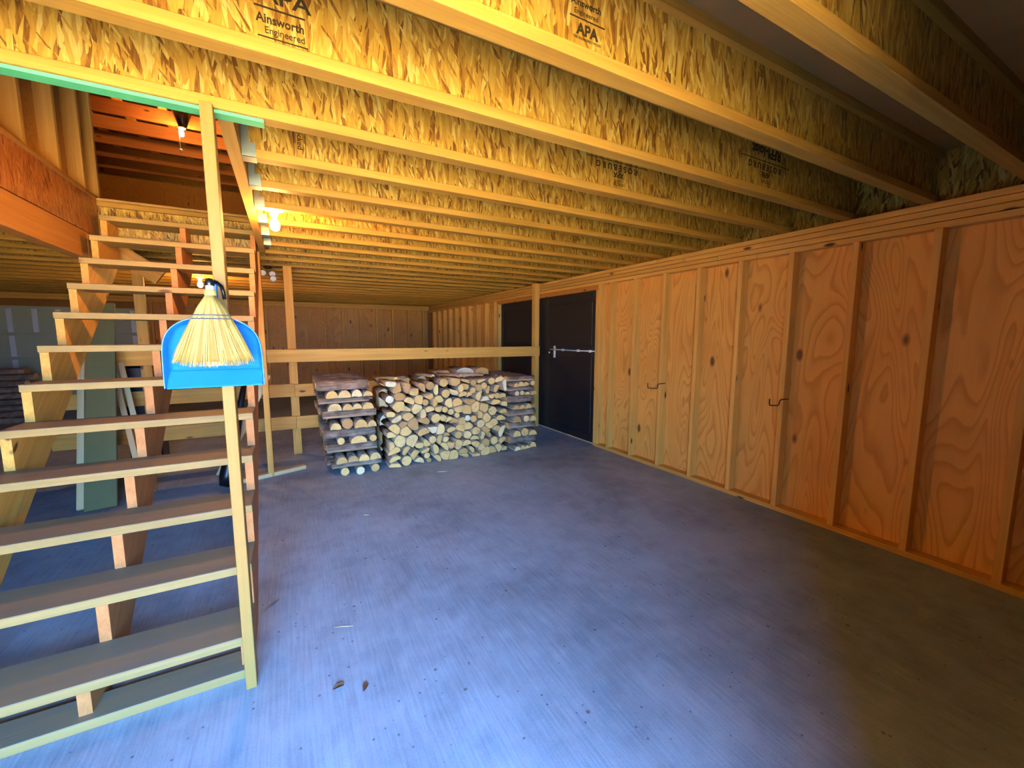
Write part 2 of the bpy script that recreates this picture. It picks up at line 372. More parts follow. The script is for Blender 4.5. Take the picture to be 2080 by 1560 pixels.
# ------------------------------------------------------------------ back wall
wb = boxes('wall_back', [(XL-0.2, -5.35, DEPTH+0.106, DEPTH+0.17, 0, ROOF), (-2.62, 3.6, DEPTH+0.106, DEPTH+0.17, 0, ROOF), (-5.35, -2.62, DEPTH+0.106, DEPTH+0.17, 1.97, ROOF)], M['siding']); tag(wb, kind='structure')
x = 3.30
while x > -2.55:
    board('stud', x-0.038, x, DEPTH, DEPTH+0.089, SOLE, 2.10, M['stud'], wb); x -= 0.4064
board('sole_plate', -2.58, W, DEPTH, DEPTH+0.089, 0, SOLE, M['stud'], wb)
for k in range(2): board('top_plate', -6.4, W, DEPTH-0.001*k, DEPTH+0.089, 2.101+k*0.057, 2.155+k*0.057, M['stud'], wb)
xs = [-2.62, -1.40, -0.18, 1.04, 2.26, 3.43]
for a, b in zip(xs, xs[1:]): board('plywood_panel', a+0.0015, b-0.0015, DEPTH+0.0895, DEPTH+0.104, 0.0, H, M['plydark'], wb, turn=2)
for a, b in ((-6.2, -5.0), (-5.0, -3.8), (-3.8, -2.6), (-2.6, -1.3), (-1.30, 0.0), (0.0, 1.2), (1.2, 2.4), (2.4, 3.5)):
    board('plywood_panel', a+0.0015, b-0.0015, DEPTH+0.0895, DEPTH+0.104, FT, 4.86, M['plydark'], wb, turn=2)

# garage door in the back wall
gd = boxes('door_3', [(-5.35, -2.62, DEPTH+0.11, DEPTH+0.14, 0, 1.97)], M['garage']); tag(gd, kind='structure')
tops = [0.0, 0.51, 1.0, 1.45, 1.95]
for a, b in zip(tops, tops[1:]):
    pn = board('door_panel', -5.33, -2.64, DEPTH+0.075, DEPTH+0.11, a+0.012, b-0.012, M['garage'], gd, bevel=0.004)
    for xx in (-5.15, -4.45, -4.12, -3.80, -3.3, -2.72):
        if b > 1.9 or abs(xx+4.45) < 0.01 or xx in (-3.80, -2.72):
            board('hinge_stile', xx-0.035, xx+0.035, DEPTH+0.062, DEPTH+0.0755, a+0.03, b-0.03, M['bright'], pn)
for xx in (-2.60,): board('door_track', xx-0.03, xx+0.03, DEPTH-0.02, DEPTH+0.02, 0.0, 2.0, M['bright'], gd)

# ------------------------------------------------------------------ big black double doors
def leaf(name, y0, y1, handle):
    d = boxes(name, [(W+0.070, W+0.104, y0, y1, 0.012, 1.985)], M['door']); tag(d, kind='structure')
    x0 = W+0.060
    for a, b in ((y0, y0+0.11), (y1-0.11, y1)): board('door_stile', x0, W+0.070, a, b, 0.012, 1.985, M['door'], d, bevel=0.002)
    for a, b in ((0.012, 0.11), (1.15, 1.28), (1.88, 1.985)): board('door_rail', x0, W+0.070, y0+0.111, y1-0.111, a, b, M['door'], d, bevel=0.002)
    for a, b in ((0.13, 1.13), (1.30, 1.86)): board('door_panel', x0+0.004, W+0.071, y0+0.135, y1-0.135, a, b, M['door'], d, bevel=0.004)
    if handle:
        board('latch_plate', x0-0.014, x0, 5.055, 5.098, 1.10, 1.275, M['bright'], d, bevel=0.004)
        pts = [(x0-0.02, 5.17, 1.222), (x0-0.02, 4.9, 1.222), (x0-0.02, 4.6, 1.220), (x0-0.02, y0+0.01, 1.224)]
        tube('bar_bolt', pts, 0.0085, M['bright'], d)
        for yq in (4.85, 4.5, 4.25): board('bolt_keeper', x0-0.03, x0, yq-0.012, yq+0.012, 1.205, 1.238, M['bright'], d)
        lathe('lock_knob', [(0.0, 0.0), (0.012, 0.001), (0.014, 0.008), (0.008, 0.016), (0.0, 0.017)], M['bright'], (x0, 5.215, 1.172), d, 12, (-1, 0, 0))
    return d
leaf('door_1', 4.105, 5.345, True)
leaf('door_2', 5.50, 6.825, False)
t_ = boxes('trim_1', [(W+0.062, W+0.104, 5.347, 5.498, 0.012, 1.985)], M['door']); tag(t_, kind='structure')
t_ = boxes('trim_2', [(W+0.05, W+0.12, 4.09, 6.84, 0.0, 0.010)], M['planklight']); tag(t_, kind='structure')

# ------------------------------------------------------------------ ceiling: loft floor and I-joists
SX0, SX1, SY0, SY1 = -1.30, -0.185, 1.95, 4.70        # stairwell opening
ce = boxes('ceiling', [(XL-0.1, SX0, OPY, DEPTH+0.1, H+JD, FT), (SX1, 3.53, OPY, DEPTH+0.1, H+JD, FT), (SX0, SX1, OPY, SY0, H+JD, FT), (SX0, SX1, SY1, DEPTH+0.1, H+JD, FT)], M['subfloor'])
tag(ce, kind='structure')
ROTF = Matrix.Rotation(math.pi/2, 4, 'X')               # text facing -Y
JOIST = {}
def joist(y, x0, x1, i, red=False):
    j = board('joist', x0, x1, y+0.027, y+0.0365, H+FL-0.008, H+JD-FL+0.008, M['osb'], ce)
    board('flange', x0, x1, y, y+0.0635, H, H+FL, M['flange'], j, bevel=0.002)
    board('flange', x0, x1, y, y+0.0635, H+JD-FL, H+JD, M['flange'], j)
    JOIST[i] = (j, y); return j
J0, JS = 0.630, 0.4090
for i in range(-6, 26):
    y = J0+JS*i
    if y > DEPTH-0.1: break
    if SY0 < y < SY1-0.05:
        j = joist(y, -0.128, 3.515, i)
        # joist hanger: stirrup of thin galvanised sheet
        hx = -0.130
        hg = boxes('joist_hanger', [(hx, hx+0.055, y-0.003, y+0.0665, H-0.003, H-0.0005), (hx, hx+0.055, y-0.003, y-0.0008, H-0.003, H+0.06), (hx, hx+0.03, y-0.003, y-0.0008, H+0.06, H+0.19),
              (hx, hx+0.055, y+0.0643, y+0.0665, H-0.003, H+0.06), (hx, hx+0.03, y+0.0643, y+0.0665, H+0.06, H+0.19)], M['steel'], j)
        joist(y, XL, -1.40, i+100)
    else:
        joist(y, XL, 3.515, i)
# header beam on the right of the stairwell, rim and beam on its left
board('header_beam', -0.182, -0.132, 1.93, 4.70, H, H+JD, M['stud'], ce)
board('beam', -1.39, -1.30, 0.3, 4.42, 2.005, 2.205, M['beam'], ce, bevel=0.003)
board('beam', -1.39, -1.30, 4.425, 4.75, 2.005, 2.205, M['beam'], ce, bevel=0.003)
board('rim_board', 3.5175, 3.535, OPY+0.01, DEPTH, H+0.0005, H+JD-0.0005, M['osb'], ce)
board('rim_board', -1.332, -1.305, 1.93, 4.70, H, H+JD, M['osbred'], ce)
# green painted strip under the trimmer joist
yg = J0+JS*3
board('green_strip', -6.3, -0.03, yg+0.012, yg+0.062, H-0.012, H-0.001, M['green'], ce)
# stamps on the webs
def stamp(i, parts):
    j, y = JOIST[i]; yy = y+0.026
    for body, size, x, z, rot180, sx, bold in parts:
        R = ROTF if not rot180 else ROTF @ Matrix.Rotation(math.pi, 4, 'Z')
        text('ink_stamp', body, size, (x, yy, z), R, M['ink'], j, sx, bold)
def bars(i, lst):
    j, y = JOIST[i]; yy = y+0.0262
    for x0, x1, z0, z1 in lst: boxes('ink_bar', [(x0, x1, yy-0.0005, yy, z0, z1)], M['ink'], j)
stamp(2, [('Ainsworth', 0.034, 0.035, 2.310, False, 0.85, 0.0008), ('Engineered', 0.026, 0.045, 2.283, False, 0.9, 0.0002), ('APA', 0.06, 0.05, 2.368, False, 1.2, 0.001)])
bars(2, [(-0.03, 0.10, 2.348, 2.353), (-0.025, 0.105, 2.270, 2.274)])
stamp(1, [('APA', 0.042, 0.835, 2.300, False, 1.0, 0.0016), ('THE ENGINEERED WOOD', 0.010, 0.835, 2.286, False, 0.9, 0), ('Engineered', 0.02, 0.83, 2.352, False, 1.0, 0), ('Ainsworth', 0.026, 0.83, 2.375, False, 1.0, 0.0005)])
bars(1, [(0.77, 0.90, 2.340, 2.344)])
stamp(3, [('RFPI-Joist', 0.075, 1.72, 2.475, True, 0.95, 0.002), ('R O S E B U R G', 0.045, 1.71, 2.385, True, 1.0, 0.001), ('APA', 0.040, 1.72, 2.345, True, 1.0, 0.001), ('I-JOIST', 0.02, 1.72, 2.305, True, 1.0, 0)])
bars(3, [(1.49, 1.95, 2.398, 2.402), (1.68, 1.76, 2.318, 2.321), (1.68, 1.76, 2.275, 2.278), (1.68, 1.76, 2.283, 2.286)])
stamp(2, [('RFPI-Joist', 0.075, 2.45, 2.475, True, 0.95, 0.002), ('R O S E B U R G', 0.045, 2.44, 2.385, True, 1.0, 0.001), ('APA', 0.040, 2.45, 2.340, True, 1.0, 0.001)])
bars(2, [(2.22, 2.68, 2.398, 2.402), (2.41, 2.49, 2.295, 2.298), (2.41, 2.49, 2.285, 2.288)])
j4, y4 = JOIST[4]
text('ink_stamp', 'checked', 0.032, (0.095, y4+0.026, 2.35), ROTF @ Matrix.Rotation(-math.pi/2, 4, 'Z'), M['ink'], j4, 1.1, 0.0005)
bars(4, [(0.078, 0.081, 2.26, 2.47), (0.128, 0.131, 2.26, 2.47)])

# ------------------------------------------------------------------ loft seen through the stairwell
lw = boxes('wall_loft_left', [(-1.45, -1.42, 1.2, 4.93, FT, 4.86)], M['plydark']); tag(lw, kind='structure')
board('sole_plate', -1.42, -1.33, 1.2, 4.93, FT, FT+0.038, M['beam'], lw)
for k, ys_ in enumerate([1.95, 2.36, 2.77, 3.18, 3.72, 4.18, 4.60, 4.88]):
    board('stud', -1.42, -1.33, ys_, ys_+0.038, FT+0.038, 4.84, M['stud'], lw)
lr = boxes('ceiling_loft', [(XL-0.2, 3.6, OPY-0.12, DEPTH+0.2, ROOF, ROOF+0.06)], M['siding']); tag(lr, kind='structure')
for yq in (6.20, 6.82, 7.44, 8.05, 8.66, 9.30, 9.95, 10.58):
    board('loft_joist', XL, 3.5, yq, yq+0.038, 4.50, 4.684, M['fir'], lr)
for xq in (-3.4, -2.9, -2.4, -1.9, -1.4, -0.9, -0.4, 0.1, 0.6, 1.1):
    board('batten', xq-0.05, xq+0.05, 5.6, DEPTH, 4.686, 4.724, M['stud'], lr)
boxes('roof_board', [(XL, 3.5, 5.6, DEPTH, 4.83, 4.858)], M['siding'], lr)

# ------------------------------------------------------------------ staircase
K = 0.81
RISE, RUN = 0.19844, 0.23044
def tz(i): return 0.17006+(i-1)*RISE
def ty(i): return 1.92152+(i-1)*RUN
TXL, TXR = -1.2326, -0.1996
st = empty('staircase', (-0.716, 1.9, 0), 'open wooden staircase with plank treads and three notched stringers rising to the loft', 'staircase')
board('tread', -1.21, -0.222, 1.900, 2.035, 0.0, 0.038, M['tread'], st, bevel=0.002)
for i in range(1, 13):
    board('tread', TXL, TXR, ty(i), ty(i)+0.2445, tz(i)-0.0385, tz(i), M['tread'], st, bevel=0.0025)
def stringer(xc, mat):
    # sawtooth profile in the y-z plane
    pts = [(1.945, 0.0385)]
    for i in range(1, 13):
        yf = ty(i)+0.012
        if i == 1: pts = [(yf, 0.0385)]
        pts.append((yf, tz(i)-0.039)); pts.append((yf+RUN, tz(i)-0.039))
    pts.append((4.685, tz(12)-0.039)); pts.append((4.685, 2.02))
    pts.append((ty(1)+0.30+0.05, 0.0)); pts.append((2.045, 0.0)); pts.append((2.045, 0.0385))
    bm = bmesh.new(); L = []
    for xx in (-0.019, 0.019): L.append([bm.verts.new((xx, a, b)) for a, b in pts])
    n = len(pts)
    bm.faces.new(L[0][::-1]); bm.faces.new(L[1])
    for i in range(n): bm.faces.new((L[0][i], L[0][(i+1) % n], L[1][(i+1) % n], L[1][i]))
    bmesh.ops.recalc_face_normals(bm, faces=bm.faces)
    # local X along the slope so that the grain follows it
    A = Matrix.Translation((xc, 1.93, 0)) @ Matrix(((0, 1, 0, 0), (0.76, 0, 0, 0), (0, 0, 0, 0), (0, 0, 0, 1))) if False else None
    d = Vector((0, RUN, RISE)).normalized(); s_ = Vector((1, 0, 0)); u_ = d.cross(s_)
    R = Matrix((d, s_, u_)).transposed().to_4x4(); mw = Matrix.Translation((xc, 2.0, 0)) @ R
    bmesh.ops.transform(bm, matrix=mw.inverted() @ Matrix.Translation((xc, 0, 0)), verts=bm.verts)
    return mobj('stringer', bm, mat, mw, st)
stringer(TXR-0.020, M['fir']); stringer(-0.719, M['fir']); stringer(TXL+0.022, M['lumber'])

# ------------------------------------------------------------------ posts
p1 = board('support_post', -0.2193, -0.1813, 1.827, 1.897, 0.0, H-0.0005, M['post'], bevel=0.002)
tag(p1, 'yellow upright post at the foot of the stairs, carrying broom and dustpan', 'post')
p2 = board('support_post', -0.236, -0.184, 4.70, 4.79, 0.0, H-0.0005, M['lumber'], bevel=0.002)
tag(p2, 'thin orange wooden post standing behind the stairs on a short floor board', 'post')
fb = plank('floor_board', (-0.50, 4.62, 0.0195), (0.10, 4.845, 0.0195), 0.038, 0.06, (0, 0, 1), M['planklight'], None, 0.002)
tag(fb, 'short pale board lying on the floor at the foot of a thin post', 'board')
br = plank('brace_board', (-0.66, 4.93, 0.02), (-0.20, 4.93, 1.02), 0.075, 0.03, (1, 0, 0), M['planklight'])
tag(br, 'pale board leaning diagonally behind the open stairs', 'board')
bk = plank('hanging_board', (-1.40, 4.8035, 2.245), (-0.955, 4.8035, 1.935), 0.145, 0.038, (0, 0, 1), M['lumber'])
tag(bk, 'rough diagonal brace plank under the loft joists behind the stairs', 'board')

# ------------------------------------------------------------------ rail fence behind the woodpile
fe = empty('rail_fence', (1.0, 5.5, 0), 'wooden rail fence with wide horizontal boards behind the firewood stack', 'fence')
board('post', 0.005, 0.094, 5.49, 5.528, 0.0, H-0.0005, M['lumber'], fe, bevel=0.002)
board('post', -1.325, -1.236, 5.49, 5.528, 0.0, H-0.0005, M['lumber'], fe, bevel=0.002)
board('post', 3.352, 3.4325, 5.42, 5.509, 0.0, H, M['stud'], fe, bevel=0.002)
board('rail', -0.55, 3.42, 5.381, 5.4195, 1.115, 1.262, M['stud'], fe, bevel=0.002)
board('rail', -1.98, -0.552, 5.451, 5.4895, 1.115, 1.262, M['lumber'], fe, bevel=0.002)
for z0 in (0.70, 0.315):
    board('rail', 0.051, 1.9, 5.451, 5.4895, z0, z0+0.15, M['lumber'], fe, bevel=0.002)
    board('rail', -2.02, 0.049, 5.451, 5.4895, z0+0.005, z0+0.155, M['lumber'], fe, bevel=0.002)
board('spacer_block', 0.005, 0.094, 5.4205, 5.4895, 1.115, 1.262, M['lumber'], fe)

# ------------------------------------------------------------------ firewood
def clip(poly, px, pz, nx, nz):
    out = []
    for i in range(len(poly)):
        a, b = poly[i], poly[(i+1) % len(poly)]
        da = (a[0]-px)*nx+(a[1]-pz)*nz; db = (b[0]-px)*nx+(b[1]-pz)*nz
        if da <= 0: out.append(a)
        if da*db < 0: t = da/(da-db); out.append((a[0]+(b[0]-a[0])*t, a[1]+(b[1]-a[1])*t))
    return out
def voronoi(pts, bound):
    cells = []
    for i, p in enumerate(pts):
        poly = list(bound)
        for j, q in sorted(enumerate(pts), key=lambda e: (e[1][0]-p[0])**2+(e[1][1]-p[1])**2)[1:26]:
            poly = clip(poly, (p[0]+q[0])/2, (p[1]+q[1])/2, q[0]-p[0], q[1]-p[1])
            if not poly: break
        cells.append(poly)
    return cells
def centroid(poly):
    A = cx = cz = 0
    for i in range(len(poly)):
        a, b = poly[i], poly[(i+1) % len(poly)]; c = a[0]*b[1]-b[0]*a[1]; A += c; cx += (a[0]+b[0])*c; cz += (a[1]+b[1])*c
    if abs(A) < 1e-9: return poly[0][0], poly[0][1], 0
    return cx/(3*A), cz/(3*A), A/2
def resample(poly, n):
    P = [Vector((a, b)) for a, b in poly]; L = [(P[(i+1) % len(P)]-P[i]).length for i in range(len(P))]; T = sum(L); out = []
    for k in range(n):
        d = T*k/n; i = 0
        while d > L[i] and i < len(P)-1: d -= L[i]; i += 1
        q = P[i]+(P[(i+1) % len(P)]-P[i])*(d/max(L[i], 1e-9)); out.append((q.x, q.y))
    return out
def log_mesh(poly, length, rnd, arc=None, knobbly=False):
    """prism along local Y, front end at y=0; poly in local x-z about its centre; arc(x,z) tells bark from split faces"""
    n = len(poly); bm = bmesh.new(); rings = []
    bow = (rnd.uniform(-1, 1)*0.002, rnd.uniform(-1, 1)*0.0015)
    ts = (0.0, 0.5, 1.0) if not knobbly else (0.0, 0.12, 0.25, 0.4, 0.55, 0.7, 0.85, 1.0)
    for t in ts:
        s = (1.0-0.06*t*rnd.random()) if not knobbly else rnd.uniform(0.9, 1.02); o = math.sin(math.pi*t)
        rings.append([bm.verts.new((x*s+bow[0]*o+(rnd.uniform(-.003, .003) if knobbly else 0), t*length+(rnd.uniform(-0.004, 0.004) if t in (0.0, 1.0) else 0), z*s+bow[1]*o*(0 if knobbly else 1))) for x, z in poly])
    f = bm.faces.new(rings[0]); f.material_index = 0
    f = bm.faces.new(rings[-1][::-1]); f.material_index = 0
    for A, B in zip(rings, rings[1:]):
        for k in range(n):
            q = bm.faces.new((A[k], B[k], B[(k+1) % n], A[(k+1) % n]))
            mx = (poly[k][0]+poly[(k+1) % n][0])/2; mz = (poly[k][1]+poly[(k+1) % n][1])/2
            q.material_index = 1 if (arc is None or arc(mx, mz)) else 2; q.smooth = True
    bmesh.ops.recalc_face_normals(bm, faces=bm.faces)
    return bm
LM = [M['end'], M['bark'], M['split']]
def place_log(poly, length, x, y, z, rnd, label, group, arc=None, rotz=0.0, roty=0.0, knobbly=False):
    bm = log_mesh(poly, length, rnd, arc, knobbly)
    o = mobj('firewood_log', bm, LM, Matrix.Translation((x, y, z)) @ Matrix.Rotation(rotz, 4, 'Z') @ Matrix.Rotation(roty, 4, 'Y'))
    return tag(o, label, 'firewood log', group)
def half_poly(w, h, rnd, n=14):
    """D-shaped split log, flat side down, centred on its own base line"""
    out = []
    for k in range(n):
        a = math.pi*k/(n-1); out.append((w/2*math.cos(a)*(1+rnd.uniform(-0.03, 0.03)), h*max(0.0, math.sin(a))**0.85*(1+rnd.uniform(-0.04, 0.04))))
    out.append((-w*0.25, rnd.uniform(-0.004, 0.006))); out.append((w*0.2, rnd.uniform(-0.003, 0.008)))
    return out
def round_poly(r, rnd, n=14): return [(r*math.cos(2*math.pi*k/n)*(1+rnd.uniform(-.05, .05)), r*math.sin(2*math.pi*k/n)*(1+rnd.uniform(-.05, .05))) for k in range(n)]
def heap(x0, x1, top, npts, yf, length, seed, label, group, ragged=0.05):
    rnd = random.Random(seed); pts = []; need = math.sqrt((x1-x0)*0.95/npts)*0.66; tries = 0
    while len(pts) < npts and tries < 60000:
        tries += 1; p = (rnd.uniform(x0, x1), rnd.uniform(0.0, top(0.5)+0.0))
        rr = need*rnd.choice((0.62, 0.85, 1.0, 1.45))
        if p[1] < top(p[0]) and all((p[0]-q[0])**2+(p[1]-q[1])**2 > rr*rr for q in pts): pts.append(p)
    bound = [(x0, 0.0)]+[(x1, 0.0)]+[(x1-(x1-x0)*k/12, top(x1-(x1-x0)*k/12)) for k in range(13)]
    pts2 = []
    for p, c in zip(pts, voronoi(pts, bound)):
        if len(c) < 3: continue
        cx, cz, A = centroid(c); pts2.append((p[0]*0.5+cx*0.5, p[1]*0.5+cz*0.5))
    for p, c in zip(pts2, voronoi(pts2, bound)):
        if len(c) < 3: continue
        cx, cz, A = centroid(c); A = abs(A)
        if A < 0.0009: continue
        R_ = math.sqrt(A/math.pi); kind = rnd.random(); arc = None
        loc = [(a-cx, b-cz) for a, b in c]
        if kind < 0.14:                                     # round branch
            inr = min(abs((loc[i][0]*loc[(i+1) % len(loc)][1]-loc[(i+1) % len(loc)][0]*loc[i][1]))/max(1e-6, math.hypot(loc[i][0]-loc[(i+1) % len(loc)][0], loc[i][1]-loc[(i+1) % len(loc)][1])) for i in range(len(loc)))
            poly = round_poly(max(0.02, inr*0.98), rnd)
        else:                                               # split piece: cell cut by a bark arc
            a = rnd.choice((math.pi/2, math.pi/2, math.pi/2, -math.pi/2, 0.3, 2.7))+rnd.uniform(-0.5, 0.5)
            off = R_*rnd.uniform(0.35, 0.8); rad = R_*rnd.uniform(1.28, 1.6)
            ox, oz = -math.cos(a)*off, -math.sin(a)*off
            poly = loc
            for k in range(14):
                b = 2*math.pi*k/14; poly = clip(poly, ox+rad*math.cos(b), oz+rad*math.sin(b), math.cos(b), math.sin(b))
                if len(poly) < 3: break
            if len(poly) < 3: continue
            if kind > 0.52:                                 # split flat through the heart
                poly = clip(poly, ox*0.45, oz*0.45, -math.cos(a), -math.sin(a))
                if len(poly) < 3: continue
            arc = (lambda ox, oz, rad: (lambda x, z: math.hypot(x-ox, z-oz) > rad*0.93))(ox, oz, rad)
            poly = [(x*0.935, z*0.935) for x, z in poly]
        poly = resample(poly, 16)
        poly = [((poly[k][0]*5+poly[k-1][0]*0.5+poly[(k+1) % 16][0]*0.5)/6, (poly[k][1]*5+poly[k-1][1]*0.5+poly[(k+1) % 16][1]*0.5)/6) for k in range(16)]
        zs = [b for a, b in c]; shp = 'round' if kind < 0.14 else ('flat split' if kind > 0.52 else 'wedge-shaped')
        where = 'resting on the floor' if min(zs) < 0.004 else ('topmost in its row' if max(zs) > top(cx)-0.015 else ('beside the crossed stairs end' if min(a for a, b in c) < x0+0.01 else ('beside the crossed door end' if max(a for a, b in c) > x1-0.01 else 'hemmed in by other cut ends')))
        place_log(poly, length*rnd.uniform(0.94, 1.06), cx, yf+rnd.uniform(-ragged, ragged), cz, rnd, label % (shp, where), group, arc, rnd.uniform(-0.008, 0.008))
PX0, PX1, PY = 0.35, 2.765, 4.36
heap(0.880, 2.318, lambda x: 0.93+0.02*math.sin(x*9), 136, PY+0.03, 0.40, 11, '%s log end in the front row, %s', 'firewood logs in the middle of the stack', 0.022)
heap(0.89, 2.30, lambda x: 0.945+0.11*min(1.0, max(0, (x-1.4)/0.7)), 40, PY+0.49, 0.42, 23, '%s log in the rear row, %s', 'firewood logs in the rear row', 0.02)
# crossed ends of the stack
def crib(x0, x1, rows, yf, seed, side, lean=0.0):
    rnd = random.Random(seed)
    z = 0.0; Wd = x1-x0
    for lv, (kind, h, n) in enumerate(rows):
        lay = ('lowest', 'second', 'third', 'fourth', 'fifth', 'sixth', 'seventh', 'eighth', 'ninth', 'tenth', 'eleventh', 'top')[lv]
        sh = lean*z
        if kind == 'E':
            wts = [rnd.uniform(0.8, 1.25) for _ in range(n)]; s = sum(wts); x = x0+0.03
            for wt in wts:
                wd = (Wd-0.05)*wt/s
                poly = half_poly(wd*0.95, min(h*0.97, wd*rnd.uniform(0.52, 0.72)), rnd) if rnd.random() < 0.72 else [(a, b+h*0.47) for a, b in round_poly(min(h*0.48, wd*0.47), rnd)]
                for row, yo in ((0, 0), (1, 0.47)):
                    if row and rnd.random() < 0.3: continue
                    place_log(poly, 0.42, x+wd/2+sh+rnd.uniform(-.004, .004), yf+yo+rnd.uniform(-0.025, 0.02), z+0.002, rnd,
                              'end-on split log, %s layer of the crossed end nearest the %s' % (lay, side), 'logs in the crossed end nearest the %s' % side,
                              (lambda a, b: b > 0.012), rnd.uniform(-0.008, 0.008))
                x += wd
        else:
            for q, yo in enumerate((0.015, 0.16, 0.32, 0.50, 0.68, 0.85)):
                L = Wd+rnd.uniform(-0.02, 0.02); dd = rnd.uniform(0.11, 0.138)
                poly = half_poly(dd, h*0.97, rnd) if q else half_poly(dd*0.95, h*0.98, rnd)
                place_log(poly, L, x0+sh-0.015+rnd.uniform(-0.03, 0.005), yf+yo+dd/2, z+0.002, rnd,
                          'barked sideways log, %s layer of the crossed end nearest the %s' % (lay, side), 'logs in the crossed end nearest the %s' % side, (lambda a, b: b > 0.012), -math.pi/2+rnd.uniform(-0.008, 0.008), 0.0, True)
        z += h
crib(PX0, 0.845, [('E', 0.085, 3), ('C', 0.05, 1), ('E', 0.115, 4), ('C', 0.075, 1), ('E', 0.075, 3), ('C', 0.085, 1), ('E', 0.115, 4), ('C', 0.075, 1), ('E', 0.075, 4), ('C', 0.055, 1), ('E', 0.075, 4), ('C', 0.095, 1)], PY, 5, 'stairs', -0.10)
crib(2.375, PX1, [('E', 0.085, 4), ('C', 0.085, 1), ('E', 0.105, 3), ('C', 0.075, 1), ('E', 0.085, 3), ('C', 0.08, 1), ('E', 0.085, 4), ('C', 0.085, 1), ('E', 0.065, 4), ('C', 0.05, 1), ('E', 0.065, 4), ('C', 0.06, 1)], PY+0.01, 9, 'black doors', -0.01)
# loose pieces on top
rt_ = random.Random(3)
for k, (xa, ya, za, L, rz, ry) in enumerate([(1.02, 4.50, 0.945, 0.3, -0.75, 0), (1.45, 4.55, 0.952, 0.38, 0.35, 0), (1.75, 4.45, 0.952, 0.36, 0.5, 0), (2.02, 4.42, 0.952, 0.4, 0.9, 0)]):
    place_log(half_poly(0.085 if k > 3 else 0.05, 0.05 if k > 3 else 0.03, rt_), L, xa, ya, za, rt_, 'loose stick of firewood lying across the top of the stack', 'loose sticks on top of the stack', (lambda a, b: b > 0.012), rz)
# second stack, by the garage door
r2 = random.Random(31)
for lv in range(9):
    for q in range(3):
        x0 = -5.6+q*0.62+(0.1 if lv % 2 else 0)
        place_log(half_poly(0.19, 0.096, r2), 0.57, x0, 9.75+r2.uniform(-.03, .03), 0.1*lv+0.002, r2, 'dark barked log in the far stack by the grey garage door', 'logs of the far stack', (lambda a, b: b > 0.012), -math.pi/2, 0.0, True)

# ------------------------------------------------------------------ lamps
def bulb_prof(s): return [(0.013*s, 0.0), (0.014*s, -0.015*s), (0.020*s, -0.030*s), (0.028*s, -0.048*s), (0.0305*s, -0.065*s), (0.026*s, -0.083*s), (0.014*s, -0.094*s), (0.003*s, -0.097*s)]
def lamp(loc, label, box=True, s=1.0):
    x, y, z = loc                                           # z: underside of the box
    e = empty('ceiling_lamp', (x, y, z), label, 'lamp')
    if box: lathe('junction_box', [(0.048, 0.0), (0.052, 0.002), (0.052, 0.072), (0.048, 0.075)], M['greybox'], (x, y, z), e, 8)
    lh = lathe('lampholder', [(0.020, -0.045), (0.024, -0.04), (0.026, -0.022), (0.054, -0.014), (0.057, -0.002), (0.053, 0.0)], M['white'], (x, y, z), e, 24)
    lathe('light_bulb', bulb_prof(s), M['bulb'], (x, y, z-0.045), lh, 20)
    return e
lamp((-0.027, 3.215, 2.245), 'bare lit bulb on a grey box under the joists beside the stair opening')
lamp((-0.97, 6.9, 2.200), 'bare lit bulb below the joists, seen through the stair treads', False)
l3 = empty('ceiling_lamp', (-1.189, 7.9, 4.44), 'bare lit bulb with a pull cord up in the loft', 'lamp')
lathe('lamp_bracket', [(0.035, 4.43), (0.05, 4.44), (0.13, 4.68), (0.12, 4.685)], M['black'], (-1.16, 7.9, 0), l3, 10)
lh = lathe('lampholder', [(0.020, -0.03), (0.05, -0.012), (0.055, 0.0)], M['white'], (-1.175, 7.9, 4.428), l3, 20)
lathe('light_bulb', bulb_prof(1.0), M['bulb'], (-1.18, 7.9, 4.40), lh, 16)
pc = tube('pull_cord', [(-1.21, 7.86, 4.42), (-1.205, 7.86, 4.25), (-1.2, 7.86, 4.12)], 0.007, M['white'], l3)
lathe('cord_knob', [(0.006, 0.0), (0.02, -0.01), (0.022, -0.04), (0.008, -0.055)], M['white'], (-1.2, 7.86, 4.12), pc, 10)
tw = empty('flood_lamp', (-0.148, 5.62, H), 'small black twin floodlight with white rims under the joists', 'lamp')
lathe('mounting_plate', [(0.045, -0.001), (0.045, -0.02), (0.02, -0.03)], M['black'], (-0.148, 5.62, H), tw, 14)
for dx, dz in ((-0.05, -0.075), (0.045, -0.082), (0.05, -0.135)):
    hd_ = lathe('lamp_head', [(0.018, 0.05), (0.032, 0.03), (0.034, 0.0), (0.028, -0.004)], M['black'], (-0.148+dx, 5.60, H+dz), tw, 12, (0, 0.9, 0.35))
    lathe('rim', [(0.024, 0.005), (0.033, 0.004), (0.033, -0.006), (0.024, -0.007)], M['white'], (-0.148+dx, 5.597, H+dz-0.002), hd_, 12, (0, 0.9, 0.35))

